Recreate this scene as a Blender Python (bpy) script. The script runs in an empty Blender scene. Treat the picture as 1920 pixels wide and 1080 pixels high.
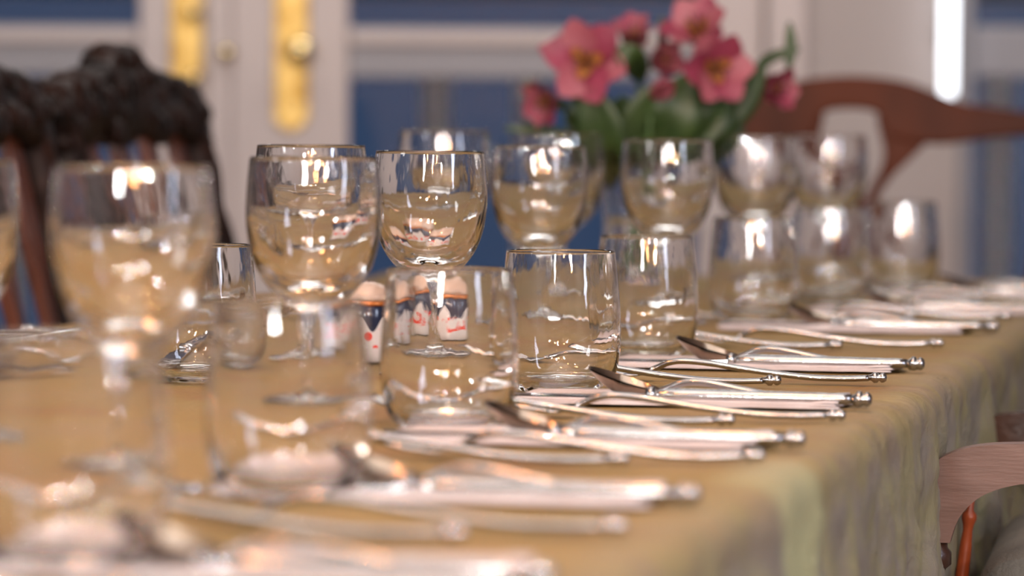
import bpy, bmesh, math, random
from mathutils import Vector, Matrix, noise, Euler
random.seed(4)
PI = math.pi
C = bpy.context.scene.collection
sc = bpy.context.scene

# ------------------------------------------------------------------ camera
F = 7500.0                      # focal length in pixels of a 1920 wide frame
TZ = 0.75                       # table top height
cam_d = bpy.data.cameras.new('camera'); cam = bpy.data.objects.new('camera', cam_d); C.objects.link(cam)
sc.camera = cam
cam_d.sensor_width = 36; cam_d.lens = F / 1920 * 36
PITCH = math.atan((540 - 215) / F)
CAMLOC = Vector((0, 0, TZ + 0.176))
Mc = Matrix.Rotation(PI / 2 - PITCH, 4, 'X') @ Matrix.Rotation(math.radians(0.4), 4, 'Z')
Mc.translation = CAMLOC
cam.matrix_world = Mc
cam_d.dof.use_dof = True
cam_d.dof.focus_distance = 2.60
cam_d.dof.aperture_fstop = cam_d.lens / 23.5
cam_d.dof.aperture_blades = 0
cam_d.clip_start = 0.05

# ------------------------------------------------------------------ world, exposure
w = bpy.data.worlds.new('world'); sc.world = w; w.use_nodes = True
nt = w.node_tree; nt.nodes.clear()
wo = nt.nodes.new('ShaderNodeOutputWorld'); wb = nt.nodes.new('ShaderNodeBackground')
tc = nt.nodes.new('ShaderNodeTexCoord'); sx = nt.nodes.new('ShaderNodeSeparateXYZ'); cr = nt.nodes.new('ShaderNodeValToRGB')
nt.links.new(tc.outputs['Generated'], sx.inputs[0]); nt.links.new(sx.outputs[2], cr.inputs[0])
cr.color_ramp.elements[0].position = 0.0; cr.color_ramp.elements[0].color = (0.060, 0.108, 0.225, 1)
cr.color_ramp.elements[1].position = 0.6; cr.color_ramp.elements[1].color = (0.036, 0.068, 0.16, 1)
nt.links.new(cr.outputs[0], wb.inputs[0]); wb.inputs[1].default_value = 0.39
nt.links.new(wb.outputs[0], wo.inputs[0])
vs = sc.view_settings
sc.display_settings.display_device = 'sRGB'
vs.view_transform = 'Standard'; vs.look = 'None'; vs.gamma = 1; vs.exposure = 0.42; vs.use_curve_mapping = False
cy = sc.cycles
cy.max_bounces = 24; cy.transmission_bounces = 22; cy.glossy_bounces = 8; cy.diffuse_bounces = 4; cy.transparent_max_bounces = 24
cy.caustics_reflective = True; cy.caustics_refractive = True; cy.blur_glossy = 0.3
cy.sample_clamp_indirect = 0; cy.sample_clamp_direct = 0
cy.use_denoising = True; cy.use_adaptive_sampling = False

# ------------------------------------------------------------------ the room's lights, with added ceiling fill
RX0, RX1, RY0, RY1, RZ = -2.6, 2.6, -2.6, 6.6, 2.65
def area(name, loc, target, sx_, sy_, power, col):
    l = bpy.data.lights.new(name, 'AREA'); l.shape = 'RECTANGLE'; l.size = sx_; l.size_y = sy_; l.energy = power; l.color = col
    o = bpy.data.objects.new(name, l); C.objects.link(o); o.location = loc
    o.rotation_euler = (Vector(target) - Vector(loc)).to_track_quat('-Z', 'Y').to_euler()
    return o
def bulb(name, loc, r, power, col):
    l = bpy.data.lights.new(name, 'POINT'); l.shadow_soft_size = r; l.energy = power; l.color = col
    o = bpy.data.objects.new(name, l); C.objects.link(o); o.location = loc
    return o
area('ceiling_fill_light', (0.0, 2.2, RZ - 0.04), (0.0, 2.2, 0), 1.2, 2.6, 14, (1.0, 0.97, 0.94))  # soft fill added under the ceiling, stands for no known fitting
area('ceiling_fill_light', (0.1, 5.5, RZ - 0.04), (0.1, 5.9, 0), 2.4, 0.7, 26, (1.0, 0.96, 0.93))  # unseen fill added to brighten the back wall
area('window_daylight', (RX1 - 0.05, 0.6, 1.6), (0, 1.4, 1.2), 0.5, 1.1, 26, (0.70, 0.78, 1.0))
area('window_daylight', (-1.25, RY0 + 0.05, 1.75), (-0.1, 3.0, 0.8), 0.26, 0.40, 44, (1.0, 0.98, 0.96))
area('window_daylight', (0.55, RY0 + 0.05, 2.0), (0.1, 3.0, 0.8), 0.24, 0.34, 34, (0.95, 0.97, 1.0))
area('window_daylight', (RX0 + 0.05, 1.4, 1.7), (0, 2.4, 0.9), 0.4, 0.6, 10, (0.95, 0.97, 1.0))
bulb('spot_bulb', (1.6, -1.2, 1.55), 0.055, 95, (1.0, 0.98, 0.96))
bulb('spot_bulb', (-1.9, 0.2, 1.75), 0.055, 65, (1.0, 0.98, 0.96))
bulb('spot_bulb', (0.15, 0.8, 2.45), 0.05, 24, (1.0, 0.96, 0.92))
for i in range(3):
    a = i * 2 * PI / 3 + .3
    bulb('candle_bulb', (-0.35 + .35 * math.cos(a), 2.0 + .35 * math.sin(a), 1.95), 0.035, 8.5, (1.0, 0.36, 0.11))
for i in range(4):
    bulb('candle_bulb', (1.5 - .65 * i, -1.2, 1.50 + .15 * (i % 2)), 0.05, 26.0, (1.0, 0.36, 0.11))

# ------------------------------------------------------------------ picture point -> world point
def ray(px, py):
    v = Vector(((px - 960) / F, (540 - py) / F, -1.0))
    return (Mc.to_3x3() @ v)
def P(px, py, z=TZ):
    r = ray(px, py); t = (z - CAMLOC.z) / r.z
    return CAMLOC + r * t
def at(px, py, d):
    r = ray(px, py); return CAMLOC + r * (d / r.y)

# ------------------------------------------------------------------ helpers
def thing(name, label, cat, loc=(0, 0, 0), rotz=0, group=None):
    o = bpy.data.objects.new(name, None); C.objects.link(o)
    o.location = loc; o.rotation_euler = (0, 0, rotz); o['label'] = label; o['category'] = cat
    o.empty_display_size = .02
    if group: o['group'] = group
    return o
def tag(o, label, cat, group=None):
    o['label'] = label; o['category'] = cat
    if group: o['group'] = group
    return o
def obj(name, bm, mat, parent=None, smooth=True, label=None, recalc=True):
    me = bpy.data.meshes.new(name)
    if recalc: bmesh.ops.recalc_face_normals(bm, faces=bm.faces[:])
    for f in bm.faces: f.smooth = smooth
    bm.to_mesh(me); bm.free()
    for m in (mat if isinstance(mat, (list, tuple)) else [mat]): me.materials.append(m)
    o = bpy.data.objects.new(name, me); C.objects.link(o)
    if parent: o.parent = parent
    if label: o['label'] = label
    return o
def struct(name, bm, mat, parent=None, smooth=False):
    o = obj(name, bm, mat, parent, smooth); 
    if not parent: o['kind'] = 'structure'
    return o
def dup(root, loc, rot=None, label=None, group=None, scale=None):
    r = root.copy(); C.objects.link(r); r.location = loc
    if rot is not None: r.rotation_euler = rot
    if scale: r.scale = scale
    if label: r['label'] = label
    if group: r['group'] = group
    for ch in list(root.children):
        c = ch.copy(); C.objects.link(c); c.parent = r
        for g in ch.children:
            d = g.copy(); C.objects.link(d); d.parent = c
    return r
def bev(o, wdt, seg=2):
    m = o.modifiers.new('bevel', 'BEVEL'); m.width = wdt; m.segments = seg; m.limit_method = 'ANGLE'; m.angle_limit = .6
    return o
def box(bm, x0, x1, y0, y1, z0, z1):
    v = [bm.verts.new(p) for p in ((x0,y0,z0),(x1,y0,z0),(x1,y1,z0),(x0,y1,z0),(x0,y0,z1),(x1,y0,z1),(x1,y1,z1),(x0,y1,z1))]
    for f in ((3,2,1,0),(4,5,6,7),(0,1,5,4),(1,2,6,5),(2,3,7,6),(3,0,4,7)): bm.faces.new([v[i] for i in f])
def boxm(*a):
    bm = bmesh.new(); box(bm, *a); return bm
def lathe(bm, prof, seg=48, M=None, closed=True):
    """profile (r, z): outside going up, then inside going down gives outward normals"""
    rings = []
    for r, z in prof:
        if r < 1e-6: rings.append([bm.verts.new((0, 0, z))])
        else: rings.append([bm.verts.new((r * math.cos(2*PI*k/seg), r * math.sin(2*PI*k/seg), z)) for k in range(seg)])
    for A, B in zip(rings, rings[1:]):
        for k in range(seg):
            k2 = (k + 1) % seg
            if len(A) == 1 and len(B) == 1: continue
            if len(A) == 1: bm.faces.new((A[0], B[k2], B[k]))
            elif len(B) == 1: bm.faces.new((A[k], A[k2], B[0]))
            else: bm.faces.new((A[k], A[k2], B[k2], B[k]))
    if M is not None:
        for R in rings:
            for v in R: v.co = M @ v.co
def crom(pts, n):
    """Catmull-Rom through tuples"""
    out = []
    q = [Vector(p) for p in pts]
    q = [q[0] * 2 - q[1]] + q + [q[-1] * 2 - q[-2]]
    for i in range(1, len(q) - 2):
        for k in range(n):
            t = k / n
            out.append(0.5 * ((2 * q[i]) + (q[i+1] - q[i-1]) * t + (2*q[i-1] - 5*q[i] + 4*q[i+1] - q[i+2]) * t*t + (3*q[i] - q[i-1] - 3*q[i+1] + q[i+2]) * t**3))
    out.append(q[-2].copy())
    return out
def sweep(bm, pts, rad, seg=10, up=Vector((0, 0, 1)), cap=True):
    """elliptic tube: rad(i) -> (width, height) half sizes; or a number"""
    rings = []
    n = len(pts)
    for i, p in enumerate(pts):
        t = (pts[min(i+1, n-1)] - pts[max(i-1, 0)]).normalized()
        sd = t.cross(up)
        if sd.length < 1e-4: sd = t.cross(Vector((0, 1, 0)))
        sd.normalize(); nn = sd.cross(t).normalized()
        r = rad(i) if callable(rad) else rad
        a, b = r if isinstance(r, tuple) else (r, r)
        rings.append([bm.verts.new(p + sd * a * math.cos(2*PI*k/seg) + nn * b * math.sin(2*PI*k/seg)) for k in range(seg)])
    for A, B in zip(rings, rings[1:]):
        for k in range(seg): bm.faces.new((A[k], A[(k+1) % seg], B[(k+1) % seg], B[k]))
    if cap:
        bm.faces.new(rings[0][::-1]); bm.faces.new(rings[-1])
def plate(bm, outline, t0, t1, axis='y'):
    """extrude a 2D outline (a, b): axis 'y' -> (a, t, b); 'x' -> (t, a, b); 'z' -> (a, b, t)"""
    f = {'y': lambda a, b, t: (a, t, b), 'x': lambda a, b, t: (t, a, b), 'z': lambda a, b, t: (a, b, t)}[axis]
    A = [bm.verts.new(f(a, b, t0)) for a, b in outline]; B = [bm.verts.new(f(a, b, t1)) for a, b in outline]
    n = len(outline)
    fa = bm.faces.new(A[::-1]); fb = bm.faces.new(B)
    for i in range(n): bm.faces.new((A[i], A[(i+1) % n], B[(i+1) % n], B[i]))
    bmesh.ops.triangulate(bm, faces=[fa, fb])

def strip(bm, L, Rr, t0, t1, axis='y'):
    """thick ribbon between two matching outlines"""
    f = {'y': lambda a, b, t: (a, t, b), 'x': lambda a, b, t: (t, a, b)}[axis]
    g = [[bm.verts.new(f(a, b, t)) for (a, b), t in ((l, t0), (r, t0), (r, t1), (l, t1))] for l, r in zip(L, Rr)]
    for A, B in zip(g, g[1:]):
        for k in range(4): bm.faces.new((A[k], A[(k+1) % 4], B[(k+1) % 4], B[k]))
    bm.faces.new(g[0][::-1]); bm.faces.new(g[-1])
# ------------------------------------------------------------------ materials
def mat(name, col, rough=.5, metal=0, **kw):
    m = bpy.data.materials.new(name); m.use_nodes = True
    b = m.node_tree.nodes['Principled BSDF']
    b.inputs['Base Color'].default_value = (*col, 1); b.inputs['Roughness'].default_value = rough; b.inputs['Metallic'].default_value = metal
    for k, v in kw.items(): b.inputs[k.replace('_', ' ')].default_value = v
    return m
def noisy(name, c1, c2, scale, rough=.5, bump=0.0, bscale=None, metal=0, stretch=(1,1,1), detail=4, lo=.35, hi=.65, **kw):
    m = mat(name, c1, rough, metal, **kw); t = m.node_tree; b = t.nodes['Principled BSDF']
    tc = t.nodes.new('ShaderNodeTexCoord'); mp = t.nodes.new('ShaderNodeMapping'); mp.inputs['Scale'].default_value = stretch
    t.links.new(tc.outputs['Object'], mp.inputs[0])
    n = t.nodes.new('ShaderNodeTexNoise'); n.inputs['Scale'].default_value = scale; n.inputs['Detail'].default_value = detail
    t.links.new(mp.outputs[0], n.inputs['Vector'])
    r = t.nodes.new('ShaderNodeValToRGB'); r.color_ramp.elements[0].position = lo; r.color_ramp.elements[1].position = hi
    r.color_ramp.elements[0].color = (*c1, 1); r.color_ramp.elements[1].color = (*c2, 1)
    t.links.new(n.outputs[0], r.inputs[0]); t.links.new(r.outputs[0], b.inputs['Base Color'])
    if bump:
        n2 = t.nodes.new('ShaderNodeTexNoise'); n2.inputs['Scale'].default_value = bscale or scale; n2.inputs['Detail'].default_value = 5
        t.links.new(mp.outputs[0], n2.inputs['Vector'])
        bp = t.nodes.new('ShaderNodeBump'); bp.inputs['Strength'].default_value = bump; bp.inputs['Distance'].default_value = .004
        t.links.new(n2.outputs[0], bp.inputs['Height']); t.links.new(bp.outputs[0], b.inputs['Normal'])
    return m
M_glass = mat('clear_glass', (.985, .985, .985), 0.0, 0, Transmission_Weight=1.0, IOR=1.47)
def ripple(m, strength=.42):
    t = m.node_tree; b = t.nodes['Principled BSDF']
    tc = t.nodes.new('ShaderNodeTexCoord'); mp = t.nodes.new('ShaderNodeMapping'); mp.inputs['Scale'].default_value = (1, 1, .45)
    n = t.nodes.new('ShaderNodeTexNoise'); n.inputs['Scale'].default_value = 75; n.inputs['Detail'].default_value = 1.5
    bp = t.nodes.new('ShaderNodeBump'); bp.inputs['Strength'].default_value = strength; bp.inputs['Distance'].default_value = .0012
    t.links.new(tc.outputs['Object'], mp.inputs[0]); t.links.new(mp.outputs[0], n.inputs['Vector']); t.links.new(n.outputs[0], bp.inputs['Height']); t.links.new(bp.outputs[0], b.inputs['Normal'])
ripple(M_glass)
M_pane = mat('window_glass', (.97, .98, .98), 0.0, 0, Transmission_Weight=1.0, IOR=1.45)
M_water = mat('vase_water', (.96, .98, .95), 0.0, 0, Transmission_Weight=1.0, IOR=1.33)
M_silver = noisy('worn_silver', (0.43, 0.435, 0.445), (0.33, 0.325, 0.32), 60, .13, .03, 300, metal=1)
M_silver_d = noisy('silver_brown_reflection', (.42, .35, .29), (.30, .24, .19), 70, .16, .03, 300, metal=1)  # spoon bowl: the table's brown reflection is put into the metal colour
M_steel = mat('knife_steel', (.48, .48, .49), .10, 1)
M_napkin = noisy('napkin_paper', (.60, .545, .535), (.55, .495, .485), 40, .85, .25, 260)
M_wall = noisy('wall_paint', (0.374, 0.328, 0.310), (0.353, 0.310, 0.295), 3, .7, .06, 90)
M_wallb = noisy('room_wall_paint', (0.204, 0.204, 0.216), (0.180, 0.180, 0.192), 2, .8, .06, 60)
M_ceil = noisy('ceiling_paint', (0.381, 0.374, 0.367), (0.340, 0.333, 0.326), 2, .85, .05, 60)
M_door = noisy('door_paint', (0.414, 0.359, 0.344), (0.392, 0.340, 0.329), 4, .32, .04, 60)
M_rail = noisy('glazing_bar_paint', (0.222, 0.222, 0.244), (0.200, 0.200, 0.222), 4, .4, .04, 60)
M_floor = noisy('floor_boards', (0.160, 0.088, 0.044), (0.104, 0.056, 0.028), 3, .35, .1, 20, stretch=(8, .6, 1))
M_brass = noisy('polished_brass', (0.560, 0.416, 0.152), (0.336, 0.216, 0.056), 30, .42, .1, 40, metal=1)
M_knob = mat('brass_knob', (0.900, 0.720, 0.360), .14, 1)
M_carved = noisy('blackened_oak', (0.006, 0.005, 0.005), (0.022, 0.010, 0.007), 22, .42, .5, 60, Specular_IOR_Level=.12)
M_redwood = noisy('red_brown_oak', (0.128, 0.034, 0.013), (0.053, 0.015, 0.007), 12, .34, .3, 40, stretch=(4, 4, .7))
M_mahog = noisy('mahogany', (.092, .020, .0055), (.040, .009, .003), 9, .42, .1, 40, stretch=(1, 1, .6), Specular_IOR_Level=.12)
M_arm = noisy('walnut_arm', (0.152, 0.092, 0.074), (0.111, 0.065, 0.050), 30, .45, .07, 130, stretch=(.5, 4, 4))
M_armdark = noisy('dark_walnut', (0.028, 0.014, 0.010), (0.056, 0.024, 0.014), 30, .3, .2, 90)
M_orange = noisy('red_stained_wood', (0.336, 0.068, 0.018), (0.200, 0.036, 0.010), 18, .3, .1, 60, stretch=(4, 4, .6))
M_seat = noisy('grey_green_upholstery', (0.120, 0.116, 0.100), (0.088, 0.086, 0.076), 16, .9, .5, 240)
M_leaf = noisy('leaf_green', (0.019, 0.044, 0.010), (0.032, 0.064, 0.013), 30, .45, .1, 80)
M_stem = mat('stem_green', (.06, .12, .03), .5)
M_petal = noisy('pink_petal', (0.277, 0.043, 0.083), (0.178, 0.020, 0.046), 28, .5, .1, 80)
M_petal_l = noisy('pale_pink_petal', (0.356, 0.125, 0.152), (0.277, 0.059, 0.086), 34, .5, .1, 80)
M_throat = noisy('yellow_throat', (0.434, 0.203, 0.042), (0.364, 0.091, 0.049), 45, .5, .1, 80)
M_anther = mat('anther', (.10, .03, .02), .6)
M_post = mat('outdoor_white_paint', (0.459, 0.459, 0.488), .6)
M_ground = noisy('paving', (.10, .10, .11), (.07, .07, .08), 3, .9)
M_hedge = noisy('hedge', (.018, .030, .020), (.03, .045, .03), 9, .9, .8, 14)
M_lid = noisy('cream_glaze', (0.540, 0.413, 0.323), (0.510, 0.375, 0.285), 20, .25)
M_copper = mat('copper_band', (0.560, 0.192, 0.048), .2, .4)

def lamp_mat():
    m = bpy.data.materials.new('lamp_tube'); m.use_nodes = True; b = m.node_tree.nodes['Principled BSDF']
    b.inputs['Emission Color'].default_value = (.86, .92, 1, 1); b.inputs['Emission Strength'].default_value = 2.0
    return m
M_lamp = lamp_mat()

def shaker_mat():
    m = mat('painted_porcelain', (.8, .78, .74), .14); t = m.node_tree; b = t.nodes['Principled BSDF']
    N = t.nodes.new; L = t.links.new
    tc = N('ShaderNodeTexCoord'); sp = N('ShaderNodeSeparateXYZ'); L(tc.outputs['Object'], sp.inputs[0])
    at2 = N('ShaderNodeMath'); at2.operation = 'ARCTAN2'; L(sp.outputs[1], at2.inputs[0]); L(sp.outputs[0], at2.inputs[1])
    mu = N('ShaderNodeMath'); mu.operation = 'MULTIPLY'; L(at2.outputs[0], mu.inputs[0]); mu.inputs[1].default_value = 6
    sn = N('ShaderNodeMath'); sn.operation = 'SINE'; L(mu.outputs[0], sn.inputs[0])
    m2 = N('ShaderNodeMath'); m2.operation = 'MULTIPLY_ADD'; L(sn.outputs[0], m2.inputs[0]); m2.inputs[1].default_value = .005; m2.inputs[2].default_value = .026
    gt = N('ShaderNodeMath'); gt.operation = 'GREATER_THAN'; L(sp.outputs[2], gt.inputs[0]); L(m2.outputs[0], gt.inputs[1])
    mx = N('ShaderNodeMix'); mx.data_type = 'RGBA'; L(gt.outputs[0], mx.inputs['Factor'])
    mx.inputs['A'].default_value = (.62, .60, .575, 1); mx.inputs['B'].default_value = (.012, .018, .045, 1)
    vo = N('ShaderNodeTexVoronoi'); vo.inputs['Scale'].default_value = 135; L(tc.outputs['Object'], vo.inputs['Vector'])
    lt = N('ShaderNodeMath'); lt.operation = 'LESS_THAN'; L(vo.outputs['Distance'], lt.inputs[0]); lt.inputs[1].default_value = .42
    zb = N('ShaderNodeMath'); zb.operation = 'COMPARE'; L(sp.outputs[2], zb.inputs[0]); zb.inputs[1].default_value = .0165; zb.inputs[2].default_value = .0065
    an = N('ShaderNodeMath'); an.operation = 'MULTIPLY'; L(lt.outputs[0], an.inputs[0]); L(zb.outputs[0], an.inputs[1])
    my = N('ShaderNodeMix'); my.data_type = 'RGBA'; L(an.outputs[0], my.inputs['Factor']); L(mx.outputs['Result'], my.inputs['A'])
    my.inputs['B'].default_value = (.68, .05, .03, 1)
    L(my.outputs['Result'], b.inputs['Base Color'])
    return m
M_porcelain = shaker_mat()

def cloth_mat():
    m = mat('two_tone_tablecloth', (.4, .3, .15), .55); t = m.node_tree; b = t.nodes['Principled BSDF']
    N = t.nodes.new; L = t.links.new
    tc = N('ShaderNodeTexCoord'); uv = tc.outputs['UV']
    sp = N('ShaderNodeSeparateXYZ'); L(uv, sp.inputs[0])
    n1 = N('ShaderNodeTexNoise'); n1.inputs['Scale'].default_value = 5; n1.inputs['Detail'].default_value = 6; n1.inputs['Roughness'].default_value = .62; L(uv, n1.inputs['Vector'])
    r1 = N('ShaderNodeValToRGB'); e = r1.color_ramp.elements
    e[0].position = .36; e[0].color = (0.262, 0.146, 0.056, 1); e[1].position = .66; e[1].color = (0.310, 0.205, 0.088, 1)
    x = e.new(.5); x.color = (0.285, 0.196, 0.068, 1)
    L(n1.outputs[0], r1.inputs[0])
    # olive cast towards the hanging sides, with ragged limits (the cloth is shot with green)
    n2 = N('ShaderNodeTexNoise'); n2.inputs['Scale'].default_value = 9; n2.inputs['Detail'].default_value = 7; n2.inputs['Roughness'].default_value = .65; L(uv, n2.inputs['Vector'])
    r2 = N('ShaderNodeValToRGB'); r2.color_ramp.elements[0].position = .40; r2.color_ramp.elements[1].position = .62; L(n2.outputs[0], r2.inputs[0])
    r3 = N('ShaderNodeValToRGB'); r3.color_ramp.elements[0].position = .40; r3.color_ramp.elements[1].position = .60
    r3.color_ramp.elements[0].color = (0.285, 0.270, 0.160, 1); r3.color_ramp.elements[1].color = (0.245, 0.225, 0.190, 1)
    n3 = N('ShaderNodeTexNoise'); n3.inputs['Scale'].default_value = 17; n3.inputs['Detail'].default_value = 9; n3.inputs['Distortion'].default_value = .8; L(uv, n3.inputs['Vector']); L(n3.outputs[0], r3.inputs[0])
    # side weight: rises from the table's right edge down the drop
    sb = N('ShaderNodeMath'); sb.operation = 'MULTIPLY_ADD'; L(sp.outputs[1], sb.inputs[0]); sb.inputs[1].default_value = -14; sb.inputs[2].default_value = .35
    sb.use_clamp = True
    mxw = N('ShaderNodeMath'); mxw.operation = 'MULTIPLY_ADD'; L(r2.outputs[0], mxw.inputs[0]); mxw.inputs[1].default_value = .15; L(sb.outputs[0], mxw.inputs[2]); mxw.use_clamp = True
    mx = N('ShaderNodeMix'); mx.data_type = 'RGBA'; L(mxw.outputs[0], mx.inputs['Factor']); L(r1.outputs[0], mx.inputs['A']); L(r3.outputs[0], mx.inputs['B'])
    # pale green woven stripes across the cloth
    mod = N('ShaderNodeMath'); mod.operation = 'PINGPONG'; 
    ad = N('ShaderNodeMath'); ad.operation = 'ADD'; L(sp.outputs[0], ad.inputs[0]); ad.inputs[1].default_value = STRIPE0 if 'STRIPE0' in globals() else .6
    L(ad.outputs[0], mod.inputs[0]); mod.inputs[1].default_value = STRIPEP
    r4 = N('ShaderNodeValToRGB'); r4.color_ramp.elements[0].position = .055; r4.color_ramp.elements[1].position = .095
    r4.color_ramp.elements[0].color = (1, 1, 1, 1); r4.color_ramp.elements[1].color = (0, 0, 0, 1); L(mod.outputs[0], r4.inputs[0])
    st = N('ShaderNodeMath'); st.operation = 'MULTIPLY'; L(r4.outputs[0], st.inputs[0]); L(sb.outputs[0], st.inputs[1])
    my = N('ShaderNodeMix'); my.data_type = 'RGBA'; L(st.outputs[0], my.inputs['Factor']); L(mx.outputs['Result'], my.inputs['A']); my.inputs['B'].default_value = (0.44, 0.46, 0.27, 1)
    L(my.outputs['Result'], b.inputs['Base Color'])
    b.inputs['Specular IOR Level'].default_value = .12
    # weave and crumple
    wv = N('ShaderNodeTexWave'); wv.inputs['Scale'].default_value = 260; wv.inputs['Distortion'].default_value = 2; wv.bands_direction = 'X'; L(uv, wv.inputs['Vector'])
    n4 = N('ShaderNodeTexNoise'); n4.inputs['Scale'].default_value = 26; n4.inputs['Detail'].default_value = 8; n4.inputs['Distortion'].default_value = 1.2; L(uv, n4.inputs['Vector'])
    av = N('ShaderNodeMath'); av.operation = 'MULTIPLY_ADD'; L(wv.outputs[0], av.inputs[0]); av.inputs[1].default_value = .06; L(n4.outputs[0], av.inputs[2])
    bp = N('ShaderNodeBump'); bp.inputs['Strength'].default_value = .9; bp.inputs['Distance'].default_value = .007; L(av.outputs[0], bp.inputs['Height']); L(bp.outputs[0], b.inputs['Normal'])
    return m

# ------------------------------------------------------------------ table frame: u runs along the right edge (away), v inward (to the left)
KE = P(1610, 744); u3 = (P(1855, 607) - P(1280, 918)); u3.z = 0; u3.normalize()
v3 = Vector((-u3.y, u3.x, 0))
E0 = P(1668, 742)
YAW = math.atan2(v3.y, v3.x)         # world angle of +v
def T(s, b, z=TZ): 
    p = E0 + u3 * s + v3 * b; return Vector((p.x, p.y, z))
def tcoord(p):
    r = p - E0; return (r.dot(u3), r.dot(v3))
W = tcoord(P(150, 602))[1]
S1 = tcoord(P(1925, 524))[0]
S0 = -1.75
STRIPEP = (tcoord(P(1865, 652))[0] - tcoord(P(1425, 880))[0])
STRIPE0 = -tcoord(P(1425, 880))[0] + STRIPEP * 4
print('table', W, S1, 'yaw', math.degrees(YAW), 'stripe', STRIPEP)
M_cloth = cloth_mat()

# ------------------------------------------------------------------ the room
WY = 6.6
def wx(px): return (px - 960) / F * WY
def wz(py): return CAMLOC.z + (215 - py) / F * WY
struct('floor', boxm(RX0, RX1, RY0, WY + .12, -.1, 0), M_floor)
struct('ceiling', boxm(RX0, RX1, RY0, WY + .12, RZ, RZ + .1), M_ceil)
struct('wall_left', boxm(RX0 - .1, RX0, RY0, WY + .12, 0, RZ), M_wallb)
struct('wall_right', boxm(RX1, RX1 + .1, RY0, WY + .12, 0, RZ), M_wallb)
struct('wall_front', boxm(RX0, RX1, RY0 - .1, RY0, 0, RZ), M_wallb)
dl, dr = wx(-660), wx(1452)            # door opening
wl, wr_ = wx(1792), wx(2700)           # window opening
bm = bmesh.new()
box(bm, RX0, dl, WY, WY + .12, 0, RZ); box(bm, dl, dr, WY, WY + .12, 2.12, RZ); box(bm, dr, wl, WY, WY + .12, 0, RZ)
box(bm, wl, wr_, WY, WY + .12, 0, .28); box(bm, wl, wr_, WY, WY + .12, 2.12, RZ); box(bm, wr_, RX1, WY, WY + .12, 0, RZ)
struct('wall_back', bm, M_wall)
bev(struct('baseboard_back', boxm(dr + .01, RX1, WY - .018, WY, 0, .14), M_door), .004)
# glazed double doors: each leaf has its stiles, rails, panes, brass plates
def leaf(name, x0, x1, meet, label_side):
    z1 = 2.10; r0, r1 = wz(148), wz(52)      # lock rail
    d = bpy.data.objects.new(name, None); C.objects.link(d); d['kind'] = 'structure'
    d.location = (0, 0, 0)
    ms, hs = .0, .0
    if meet == 'r': a, b = x1 - .123, x0 + .11
    else: a, b = x0 + .220, x1 - .108
    y0, y1 = WY + .02, WY + .065
    def bx(nm, *c): o = bev(obj(nm, boxm(*c), M_door, d, False), .004); return o
    if meet == 'r': bx('stile', a, x1, y0, y1, .01, z1); bx('stile', x0, b, y0, y1, .01, z1); gl, gr = b, a
    else: bx('stile', x0, a, y0, y1, .01, z1); bx('stile', b, x1, y0, y1, .01, z1); gl, gr = a, b
    rr = bev(obj('lock_rail', boxm(gl, gr, y0 + .004, y1 - .004, r0, r1), M_rail, d, False), .004)
    bev(obj('moulding', boxm(gl, gr, y0 - .006, y0 + .010, r1 - .030, r1 - .004), M_door, rr, False), .005)
    bx('top_rail', gl, gr, y0 + .002, y1 - .002, z1 - .12, z1)
    bx('bottom_rail', gl, gr, y0 + .002, y1 - .002, .01, .28)
    for za, zb in ((.28, r0), (r1, z1 - .12)):
        obj('pane', boxm(gl, gr, WY + .040, WY + .044, za, zb), M_pane, d, False)
    return d
mx0 = wx(398)
dL = leaf('door_1', dl + .02, mx0 - .002, 'r', 'left')
dR = leaf('door_2', mx0 + .002, dr - .02, 'l', 'right')
# raised meeting moulding down the right leaf
bev(obj('astragal', boxm(mx0 - .012, mx0 + .030, WY + .004, WY + .022, .01, 2.10), M_door, dR, False), .006)
# brass finger plates with handle and keyhole cover
def brass_plate(parent, px, ytop, ybot, wpx, knobs):
    x = wx(px); hw = wpx / 2 / F * WY; z0, z1 = wz(ybot), wz(ytop)
    out = []
    for k in range(7): out.append((x - hw + hw*.35*(1-math.cos(k/6*PI/2)) if 0 else x - hw*math.cos((k/6-.5)*0), z0))
    ol = [(x - hw, z0 + .02), (x - hw*.6, z0 + .006), (x, z0), (x + hw*.6, z0 + .006), (x + hw, z0 + .02),
          (x + hw, z1 - .02), (x + hw*.6, z1 - .006), (x, z1), (x - hw*.6, z1 - .006), (x - hw, z1 - .02)]
    bm = bmesh.new(); plate(bm, ol, WY + .012, WY + .0195, 'y')
    pl = bev(obj('finger_plate', bm, M_brass, parent, False), .003)
    bm = bmesh.new()
    ol2 = [(x + (a - x) * .62, (z0 + z1) / 2 + (b - (z0 + z1) / 2) * .80) for a, b in ol]
    plate(bm, ol2, WY + .007, WY + .012, 'y'); bev(obj('raised_panel', bm, M_brass, pl, False), .003)
    for (kx, ky, r) in knobs:
        bm = bmesh.new()
        pr = [(0, 0), (r * .55, 0), (r * .4, .012), (r * .45, .02), (r, .032), (r * 1.05, .042), (r * .8, .052), (0, .056)]
        Mx = Matrix.Translation((wx(kx), WY + .012, wz(ky))) @ Matrix.Rotation(PI / 2, 4, 'X')
        lathe(bm, pr[1:], 20, Mx); obj('knob', bm, M_knob, pl)
brass_plate(dL, 346, -120, 176, 62, [(362, 28, .012), (364, 152, .012)])
brass_plate(dR, 543, -90, 250, 66, [(562, 98, .022)])
bm = bmesh.new()
lathe(bm, [(.014, 0), (.014, .006), (.006, .008), (.012, .016), (.010, .022), (.001, .024)], 16, Matrix.Translation((wx(422), WY + .004, wz(105))) @ Matrix.Rotation(PI / 2, 4, 'X'))
obj('keyhole_cover', bm, M_knob, dR)
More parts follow.
